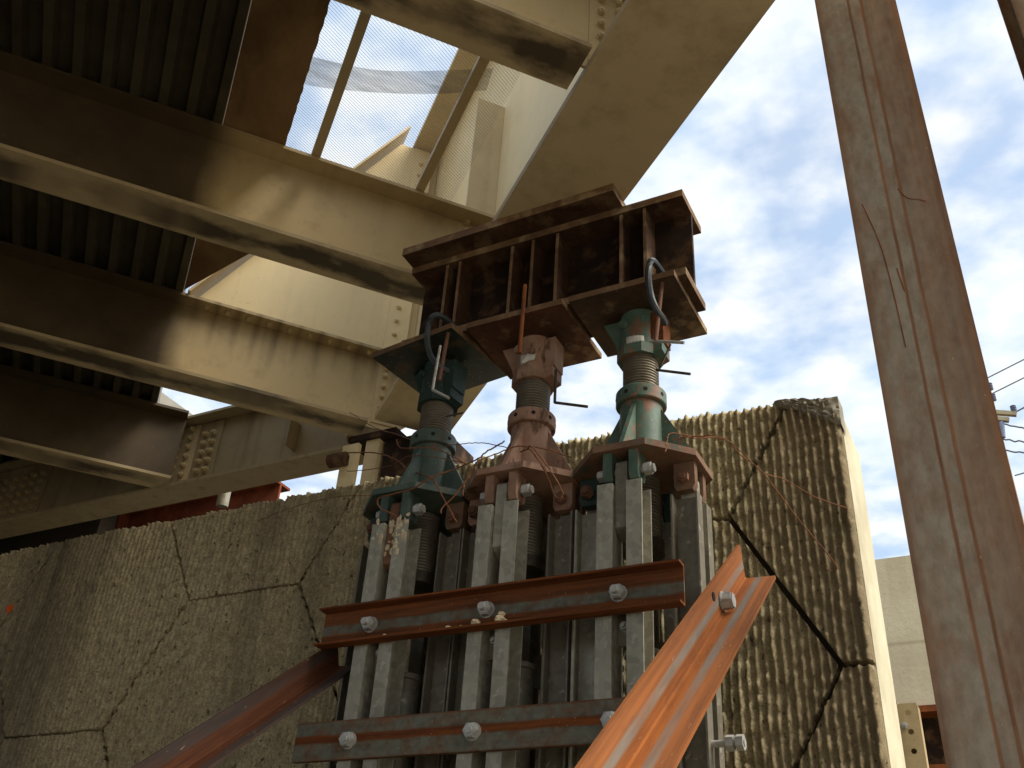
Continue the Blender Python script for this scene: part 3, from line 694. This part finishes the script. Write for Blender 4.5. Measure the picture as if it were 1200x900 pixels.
def handle(parent, x, pts, mat, r=.0055):
    bm = B()
    for a, b in zip(pts, pts[1:]): rod(bm, [a[0] - x, a[1] - PY, a[2] - PZ], [b[0] - x, b[1] - PY, b[2] - PZ], r, 8)
    obj('lock_handle', bm, mat, parent)
J1 = make_jack(XC[0], 'left screw jack in dark green paint with speckled green base', MT['green_base'], MT['green_base'], MT['green_dark'], -8, 0, [MT['green_base'], MT['rustplate'], MT['green_dark'], MT['green_dark']], MT['green_dark'])
J2 = make_jack(XC[1], 'middle screw jack in dull red primer, between two green ones', MT['red'], MT['red'], MT['red'], 0, 0, [MT['red']] * 4, MT['red'])
J3 = make_jack(XC[2], 'right screw jack in bright green paint flaking to rust', MT['rustplate'], MT['green'], MT['green'], 0, 0, [MT['green'], MT['rustplate'], MT['green_dark'], MT['green_dark']], MT['rust'])
handle(J3, XC[2], [(-.975, 2.98, 3.862), (-1.015, 2.98, 3.775), (-1.02, 2.98, 3.83)][:2], MT['dark_rod'], .004)
handle(J3, XC[2], [(-1.032, 2.97, 3.752), (-.90, 2.97, 3.70)], MT['dark_rod'])
handle(J2, XC[1], [(-1.446, 2.96, 3.85), (-1.445, 2.96, 3.696), (-1.306, 2.96, 3.645)], MT['dark_rod'], .006)
handle(J1, XC[0], [(-1.95, 2.98, 3.757), (-1.872, 2.98, 3.757)], MT['dark_rod'], .004)
def sticker(x, pts, lab, z_curl=0.):
    bm = B(); vs = []; n = 6
    (a, b, c, d) = [Vector(p) for p in pts]; fr = []; bk = []
    for i in range(n + 1):
        t = i / n; top = a.lerp(b, t); bot = d.lerp(c, t); row = []; rb = []
        for j in range(4):
            p = top.lerp(bot, j / 3); dx, dz = p.x - x, p.z
            y = PY - math.sqrt(max(.0796 ** 2 - min(abs(dx), .077) ** 2, 1e-5)) - z_curl * random.random()
            row.append(bm.verts.new((dx, y - PY, dz))); 
        fr.append(row)
    for i in range(n):
        for j in range(3): bm.faces.new((fr[i][j], fr[i][j + 1], fr[i + 1][j + 1], fr[i + 1][j]))
    o = obj('paper_label', bm, MT['label'], None, (x, PY, 0)); md = o.modifiers.new('t', 'SOLIDIFY'); md.thickness = .0008
    tag(o, lab, 'label')
sticker(XC[2], [(-1.147, 0, 3.925), (-1.075, 0, 3.918), (-1.073, 0, 3.874), (-1.145, 0, 3.879)], 'clean white paper label on the right green jack head')
sticker(XC[1], [(-1.605, 0, 3.955), (-1.535, 0, 3.95), (-1.545, 0, 3.922), (-1.60, 0, 3.907)], 'torn white paper label on the middle red jack head', .01)

# ------------------------------------------------------------------ header beam and plate
hb = empty('header_beam', (-1.505, 2.98, 4.08)); tag(hb, 'dark rusty steel header beam with stiffeners lying across three jacks', 'beam')
L2 = .64
obj('web', box(B(), -L2 + .004, L2 - .002, -.009, .009, .0365, .409), MT['header'], hb)
edge_paint(obj('bottom_flange', box(B(), -L2, L2, -.1225, .1225, 0.0005, .036), MT['header_edge'], hb, bevel=.003), MT['lit_cut_edge'])
edge_paint(obj('top_flange', box(B(), -L2, L2, -.1225, .1225, .4095, .4445), MT['header_edge'], hb, bevel=.003), MT['lit_cut_edge'])
for sx in (-1.96, -1.895, -1.635, -1.535, -1.42, -1.132, -1.03):
    for s in (-1, 1):
        y0, y1 = (-.114, -.0095) if s < 0 else (.0095, .114)
        edge_paint(obj('stiffener', box(B(), sx + 1.505 - .007, sx + 1.505 + .007, y0, y1, .0368, .4090), MT['header_edge'], hb, bevel=.0015), MT['lit_cut_edge'], 0)
sh = obj('shim_plate', prism(B(), [(-2.143, 2.765), (-1.123, 2.755), (-1.118, 3.10), (-2.143, 3.10)], 4.5255, 4.5645), MT['header_edge'], bevel=.003); edge_paint(sh, MT['lit_cut_edge'])
tag(sh, 'thick rusty bearing plate between header beam and girder', 'plate')

# clamps
def clamp(name, frame, screw, bars, label, bar_mat):
    o0 = Vector(screw[-1]); e = empty('c_clamp', o0); tag(e, label, 'clamp', 'clamps on the header beam')
    loc = lambda q: [tuple(Vector(v) - o0) for v in q]
    obj('frame', tube(B(), loc(frame), .013, 8, 5), MT['clamp'], e)
    bm = B()
    rod(bm, loc(screw)[0], loc(screw)[-1], .008, 10); obj('screw', bm, MT['bolt_rust'], e)
    bm = B()
    for a, b in zip(loc(bars), loc(bars)[1:]): rod(bm, a, b, .006, 8)
    obj('handle', bm, bar_mat, e)
clamp('r', [(-.965, 2.90, 4.135), (-.975, 2.80, 4.135), (-.986, 2.785, 4.10), (-.989, 2.785, 4.03), (-.983, 2.79, 3.96), (-.968, 2.80, 3.90), (-.955, 2.83, 3.875), (-.955, 2.86, 3.872)],
      [(-.955, 2.84, 4.05), (-.972, 2.80, 3.754)], [(-.995, 2.80, 3.762), (-.866, 2.80, 3.719)], 'dark clamp gripping the right end of the header beam', MT['zinc_rod'])
clamp('l', [(-1.89, 2.90, 4.135), (-1.92, 2.80, 4.145), (-1.95, 2.775, 4.12), (-1.953, 2.77, 4.05), (-1.945, 2.77, 3.98), (-1.925, 2.78, 3.92), (-1.888, 2.79, 3.87), (-1.872, 2.83, 3.868)],
      [(-1.878, 2.81, 4.05), (-1.88, 2.79, 3.80)], [(-1.875, 2.76, 3.951), (-1.887, 2.76, 3.74), (-1.805, 2.76, 3.681)], 'dark clamp with bent zinc handle at the left end of the header beam', MT['zinc_rod'])
o = obj('steel_rod', rod(B(), (0, 0, .02), (.006, -.004, .355), .0085, 8), MT['rust'], None, (-1.523, 2.79, 3.82)); tag(o, 'rusty steel rod standing upright in front of the red jack head', 'rod')

# ------------------------------------------------------------------ cross braces
nut = shared('brace_nut', lambda: hexbolt_bm(.0225, .026, .018))
def brace_bolts(parent, pts, rot, mesh=nut):
    for p in pts: link('bolt', mesh, parent, p, (rot[0], rot[1] + random.uniform(-.5, .5) * 0, rot[2]), MT['bolt'])
cb = empty('steel_channel', (-1.575, 2.80, 2.808)); tag(cb, 'rusty steel channel bolted across all three posts, upper of two', 'channel')
c = B(); t = .007; H = .069; W = -.048
prism(c, [(0, -H), (W, -H), (W, -H + t), (-t, -H + t + .003), (-t, H - t - .003), (W, H - t), (W, H), (0, H)], -.678, .678, 'x')
obj('channel_section', c, MT['channel'], cb, bevel=.001)
brace_bolts(cb, [(-2.045 + 1.575, -.0075, -.003), (-1.58 + 1.575, -.0075, -.003), (-1.11 + 1.575, -.0075, -.003)], FACE)
fb = empty('steel_bar', (-1.60, 2.79, 2.413)); tag(fb, 'flat rusty bar with grey bands bolted across the posts, lower of two', 'bar')
obj('bar_section', box(B(), -.685, .66, -.006, .014, -.064, .064), MT['bar'], fb, bevel=.002)
brace_bolts(fb, [(-2.06 + 1.6, -.0065, -.006), (-1.592 + 1.6, -.0065, -.006), (-1.13 + 1.6, -.0065, -.004)], FACE, shared('brace_nut_short', lambda: hexbolt_bm(.0225, .026, .006)))
for x, dz, s, lab in [(-1.964, 0, .008, 'tiny pale foam crumb by the left bolt of the upper channel'), (-1.71, 0, .010, 'small pale foam crumb lying alone left of the middle bolt'),
        (-1.66, 0, .007, 'tiniest pale foam crumb, between the two bigger ones left of the middle bolt'), (-1.605, 0, .017, 'flat pale foam crumb just left of the middle bolt, on the channel lip'),
        (-1.517, 0, .019, 'largest pale foam lump just right of the middle bolt'), (-1.497, 0, .010, 'pale foam crumb at the right foot of the largest lump'), (-1.512, .024, .012, 'pale foam crumb stuck on top of the largest lump')]:
    bm = B(); bmesh.ops.create_icosphere(bm, subdivisions=2, radius=s)
    for v in bm.verts: v.co *= random.uniform(.72, 1.18); v.co.z *= .75
    o = obj('foam_crumb', bm, MT['crumb'], None, (x, 2.768, 2.745 + s * .6 + dz)); tag(o, lab, 'crumb', 'foam crumbs on the channel')

# diagonal angles
def diagonal(origin, mat, label, w=.098, tlen=4.4):
    a = Vector((0, -.788, -.616)).normalized(); zz = Vector((0, -.616, .788)).normalized(); xx = Vector((1, 0, 0))
    e = empty('steel_angle', origin); tag(e, label, 'angle brace')
    m = Matrix((xx, -a, zz)).transposed().to_4x4(); m.translation = origin; e.matrix_world = m
    t = .011; c = B()
    prism(c, [(0, 0), (w, 0), (w, t * .8), (t + .004, t), (t, t + .004), (t * .8, w * 1.06), (0, w * 1.06)], -tlen, 0, 'y')
    for v in c.verts:
        if v.co.y > -.01: v.co.y += v.co.z * .38
    obj('angle_section', c, mat, e, bevel=.0015); return e
dr = diagonal((-.70, 2.73, 2.763), MT['angle'], 'bright orange rusty steel angle raking down to the foreground at right')
link('bolt', shared('angle_bolt', lambda: hexbolt_bm(.021, .028, .0)), dr, (.0115, -.31, .040), (0, R(90), 0), MT['bolt'])
h = B(); rod(h, (.009, -.375, .074), (.0120, -.375, .074), .012, 12); obj('bolt_hole', h, MT['hole'], dr)
dl = diagonal((-2.272, 2.93, 2.708), MT['angle_dark'], 'dark rusty steel angle raking down and away at the left of the posts', .092)
# side bolt on the right post
sb = empty('side_bolt', (-.89, 2.985, 2.38)); tag(sb, 'long galvanised bolt sticking out of the right post near the wall end', 'bolt')
obj('shank', rod(B(), (0, 0, 0), (.10, 0, 0), .011, 12), MT['bolt'], sb)
for xo in (.045, .075): link('nut', shared('nut_only', lambda: prism(B(), ngon(6, .024), 0, .022), .002), sb, (xo, 0, 0), (0, R(90), 0), MT['bolt'])

# ------------------------------------------------------------------ tie wires
def wire(pts, label, r=.0022, kink=.004):
    o0 = Vector(pts[0]); q = [Vector(p) - o0 for p in pts]
    path = catmull(q, 7); path = [p + Vector((random.uniform(-1, 1), random.uniform(-1, 1), random.uniform(-1, 1))) * kink * .35 for p in path]
    o = obj('tie_wire', tube(B(), path, r, 6, 0), MT['wire'], None, o0); tag(o, label, 'wire', 'rusty tie wires'); return o
wire([(-2.975, 3.6, 4.37), (-2.627, 3.377, 4.077), (-2.307, 3.153, 3.84), (-2.019, 2.94, 3.615)], 'rusty wire running up from the left jack collar to the girder end')
wire([(-2.128, 2.9, 3.639), (-2.099, 2.88, 3.591), (-2.044, 2.86, 3.559), (-1.905, 2.84, 3.521), (-1.802, 2.82, 3.454), (-1.704, 2.8, 3.379)], 'rusty wire hooked round the front of the left jack collar')
wire([(-3.224, 3.36, 3.66), (-3.017, 3.345, 3.689), (-2.811, 3.33, 3.693), (-2.677, 3.315, 3.679), (-2.513, 3.3, 3.643)], 'thin red wire lying along the wall face left of the posts', .0018)
wire([(-2.641, 3.2, 3.837), (-2.411, 3.137, 3.761), (-2.244, 3.074, 3.658), (-2.124, 3.0, 3.551), (-1.998, 2.905, 3.458), (-1.884, 2.83, 3.377), (-1.821, 2.79, 3.295), (-1.712, 2.76, 3.134)], 'rusty wire draped across the left jack base and down between posts', .003)
wire([(-2.6, 3.2, 3.735), (-2.384, 3.12, 3.666), (-2.227, 3.02, 3.601), (-2.055, 2.92, 3.56), (-1.844, 2.86, 3.468), (-1.705, 2.8, 3.39)], 'thin rusty wire stretched level behind the left jack base', .0018)
wire([(-1.60, 2.86, 3.50), (-1.67, 2.85, 3.461), (-1.698, 2.84, 3.432), (-1.779, 2.82, 3.394), (-1.855, 2.785, 3.356), (-1.933, 2.78, 3.32), (-2.032, 2.78, 3.31), (-2.079, 2.78, 3.308), (-2.084, 2.775, 3.287), (-2.057, 2.77, 3.25), (-1.979, 2.76, 3.205)], 'long rusty wire looping below the left jack plate toward the red jack', .003)
wire([(-1.909, 2.93, 3.579), (-1.854, 2.93, 3.576), (-1.758, 2.93, 3.563), (-1.702, 2.93, 3.546), (-1.612, 2.935, 3.51)], 'thin grey wire spanning from left jack collar to red jack', .0018)
wire([(-1.77, 2.74, 3.171), (-1.777, 2.755, 3.201), (-1.741, 2.77, 3.25), (-1.711, 2.785, 3.311), (-1.698, 2.8, 3.378)], 'short rusty wire hook hanging between left and middle posts', .0026)
wire([(-1.528, 2.86, 3.44), (-1.483, 2.83, 3.425), (-1.443, 2.785, 3.402), (-1.362, 2.77, 3.289), (-1.31, 2.77, 3.191), (-1.315, 2.77, 3.164), (-1.34, 2.77, 3.184), (-1.367, 2.77, 3.258), (-1.429, 2.78, 3.366), (-1.50, 2.85, 3.45)], 'rusty wire loop hanging over the red jack base plate edge', .0032)
wire([(-1.698, 2.76, 3.237), (-1.701, 2.775, 3.31), (-1.649, 2.785, 3.388), (-1.607, 2.84, 3.44), (-1.549, 2.86, 3.465), (-1.437, 2.85, 3.43), (-1.314, 2.85, 3.366)], 'rusty wire wound across the front of the red jack base', .0024)
wire([(-.936, 2.77, 3.27), (-.94, 2.80, 3.328), (-.934, 2.83, 3.375), (-.862, 2.925, 3.398), (-.789, 2.977, 3.406), (-.755, 3.029, 3.363), (-.695, 3.081, 3.309), (-.611, 3.133, 3.159), (-.551, 3.185, 3.063), (-.512, 3.236, 2.999), (-.531, 3.288, 3.001), (-.567, 3.34, 3.04)], 'long orange wire curling from the right jack down the wall face', .0022)
wire([(-.866, 2.85, 3.352), (-.774, 2.948, 3.377), (-.687, 3.046, 3.29), (-.635, 3.144, 3.301), (-.558, 3.242, 3.268), (-.462, 3.34, 3.249)], 'thin orange wire from the right jack reaching to the wall corner', .0018)
tw = [(-.925 + .006 * math.cos(i * 1.1) + i * .0062, 2.86 + .006 * math.sin(i * 1.1) + i * .003, 3.37 + .001 * i) for i in range(18)]
wire(tw, 'twisted knot of orange wire at the right jack plate corner', .0024, .001)

# ------------------------------------------------------------------ rusty piles in the foreground
def pile(name, p_low, p_high, face_right, label, w=.236, mat=None):
    p_low, p_high = Vector(p_low), Vector(p_high); ax = (p_high - p_low).normalized(); xx = Vector(face_right); xx = (xx - ax * xx.dot(ax)).normalized(); yy = ax.cross(xx)
    base = p_low - ax * (p_low.z / ax.z); top = p_low + ax * ((6.6 - p_low.z) / ax.z)
    e = empty(name, base); m = Matrix((xx, yy, ax)).transposed().to_4x4(); m.translation = base; e.matrix_world = m
    tag(e, label, 'pile'); ln = (top - base).length; h = w / 2
    obj('front_flange', box(B(), -h, h, 0, .016, 0, ln), mat or MT['pile'], e, bevel=.003); obj('back_flange', box(B(), -h, h, .234, .25, 0, ln), MT['pile'], e)
    obj('web', box(B(), -.007, .007, .0162, .2338, 0, ln), MT['pile'], e); return e
p1 = pile('steel_pile', (-.070, 2.2, 2.6), (-.072, 2.21, 4.6), (1, 0, 0), 'tall leaning rusty steel pile close to the camera at right')
# rust runs down the face of the near pile: thin scabs of corroded metal
for pts in ([(.012, 3.62), (.03, 3.58), (.055, 3.565), (.075, 3.55)], [(-.085, 3.60), (-.06, 3.45), (-.05, 3.30), (-.045, 3.1)], [(-.03, 3.35), (-.022, 3.27)]):
    bm = B(); q = [(x, -.0005, z) for x, z in pts]; tube(bm, q, .0015, 6, 4)
    for v in bm.verts: v.co.y = -.0005 + (v.co.y + .0005) * .3
    obj('rust_run', bm, MT['rust'], p1)
pile('steel_pile', (.462, 2.2, 2.6), (.462, 2.21, 4.6), (1, 0, 0), 'dark rusty steel pile just showing at the top right corner')

# ------------------------------------------------------------------ far right: abutment block, perforated post, pole and lines
fw = obj('abutment_block', box(B(), -.95, 3.0, 6.5, 7.3, 3.44, 4.415), MT['far_conc'], bevel=.01); tag(fw, 'pale smooth concrete abutment block beyond the wall end', 'block')
sbm = empty('support_beam', (1.0, 6.6, 3.3)); tag(sbm, 'rusty steel beam carrying the pale concrete block', 'beam')
obj('top_flange', box(B(), -1.95, 2, -.15, .15, .10, .138), MT['rust'], sbm); obj('web', box(B(), -1.95, 2, -.01, .01, -.2, .099), MT['header'], sbm); obj('bottom_flange', box(B(), -1.95, 2, -.15, .15, -.23, -.201), MT['rust'], sbm)
tb = empty('shadow_gap_wall', (1.0, 6.9, 0)); tag(tb, 'dark planks added for the shadow gap under the concrete block', 'wall')  # added dark panel, stands for the shadow gap below the block
for i in range(12): obj('plank', box(B(), -1.95, 2, -.03 + .006 * (i % 3), .03, .005 + i * .278, .275 + i * .278), MT['shadow_dark'], tb)
pf = empty('perforated_post', (-.46, 4.2, 0)); tag(pf, 'tan perforated steel post standing beside the wall end', 'post')
def perf():
    bm = B(); w, pz = .034, .072; z0 = 2.80 - pz * 20; rings = []
    for c in range(20):
        zc = z0 + pz * (c + .5); out8 = [(w * math.copysign(min(1, abs(math.cos(a)) * 1.4143), math.cos(a)) if abs(math.cos(a)) > .01 else 0, (pz / 2) * (math.copysign(min(1, abs(math.sin(a)) * 1.4143), math.sin(a)) if abs(math.sin(a)) > .01 else 0)) for a in [i * math.pi / 4 for i in range(8)]]
        for yv in (-.03, -.026):
            o8 = [bm.verts.new((x, yv, zc + z)) for x, z in out8]; i8 = [bm.verts.new((.011 * math.cos(i * math.pi / 4), yv, zc + .011 * math.sin(i * math.pi / 4))) for i in range(8)]
            for i in range(8): bm.faces.new((o8[i], o8[(i + 1) % 8], i8[(i + 1) % 8], i8[i]))
    return bm
obj('perforated_face', perf(), MT['tan_beam'], pf)
obj('side_wall', box(B(), -.038, -.0342, -.03, .03, 0, 2.812), MT['tan_beam'], pf); obj('side_wall', box(B(), .0342, .038, -.03, .03, 0, 2.79), MT['tan_beam'], pf)
obj('back_face', box(B(), -.034, .034, .026, .03, 0, 2.80), MT['tan_beam'], pf)
link('bolt', shared('post_bolt', lambda: hexbolt_bm(.011, .014, .006)), pf, (-.02, -.0305, 2.715), FACE, MT['bolt'])

up = empty('utility_pole', (.42, 25, 0)); tag(up, 'wooden utility pole with crossarms half hidden behind the near pile', 'utility pole')
obj('shaft', lathe(B(), [(.22, 0), (.12, 17.2)], 16), MT['wood'], up)
for (xa, za), (xb, zb) in (((-1.2, 16.35), (.56, 15.77)), ((-1.0, 16.1), (.36, 15.64))):
    a = math.atan2(zb - za, xb - xa); bm = box(B(), -math.hypot(xb - xa, zb - za), 0, -.06, .06, -.055, .055)
    o = obj('crossarm', bm, MT['arm_wood'], up, (xb, -.20, zb), (0, -a, 0), bevel=.01)
def ins(x, z, h=.22):
    bm = B(); prof = []
    for i in range(4): prof += [(.03, i * h / 4), (.075, i * h / 4 + .012), (.075, i * h / 4 + .022), (.03, i * h / 4 + .04)]
    lathe(bm, prof, 12); obj('insulator', bm, MT['insul'], up, (x, -.20, z))
for x, z in ((-.8, 16.27), (.11, 16.62), (.12, 16.28), (.52, 15.83)): ins(x, z)
bm = B(); rod(bm, (.13, -.2, 15.17), (.18, -.2, 15.62), .06, 12); obj('cutout_fuse', bm, MT['insul'], up)
def line(p, q, label, r=.016, kink=0):
    p, q = Vector(p), Vector(q); q = p + (q - p) * 6; pts = [p.lerp(q, t / 30) + Vector((0, 0, kink * random.uniform(-1, 1))) for t in range(31)]
    o = obj('power_line', tube(B(), [v - p for v in pts], r, 6, 2), MT['cable'], None, p); tag(o, label, 'cable', 'overhead power lines')
line((.53, 24.8, 17.0), (1.455, 24.8, 17.34), 'highest overhead line above the crossarms'); line((.54, 24.8, 16.5), (1.344, 24.8, 16.79), 'overhead line just above the upper crossarm')
line((.98, 24.8, 15.84), (1.2, 24.8, 15.93), 'overhead line from the end of the upper crossarm', .02); line((.6, 24.8, 15.55), (1.036, 24.8, 15.357), 'upper of three drooping lines beside the pole', .02, .03)
line((.5, 24.8, 15.13), (.974, 24.8, 14.954), 'middle of three drooping lines beside the pole', .02, .03); line((.5, 24.8, 14.8), (.912, 24.8, 14.648), 'lower of three drooping lines beside the pole', .02, .03)
line((.6, 24.8, 14.07), (.801, 24.8, 14.1), 'lowest overhead line on the pole, nearly level')
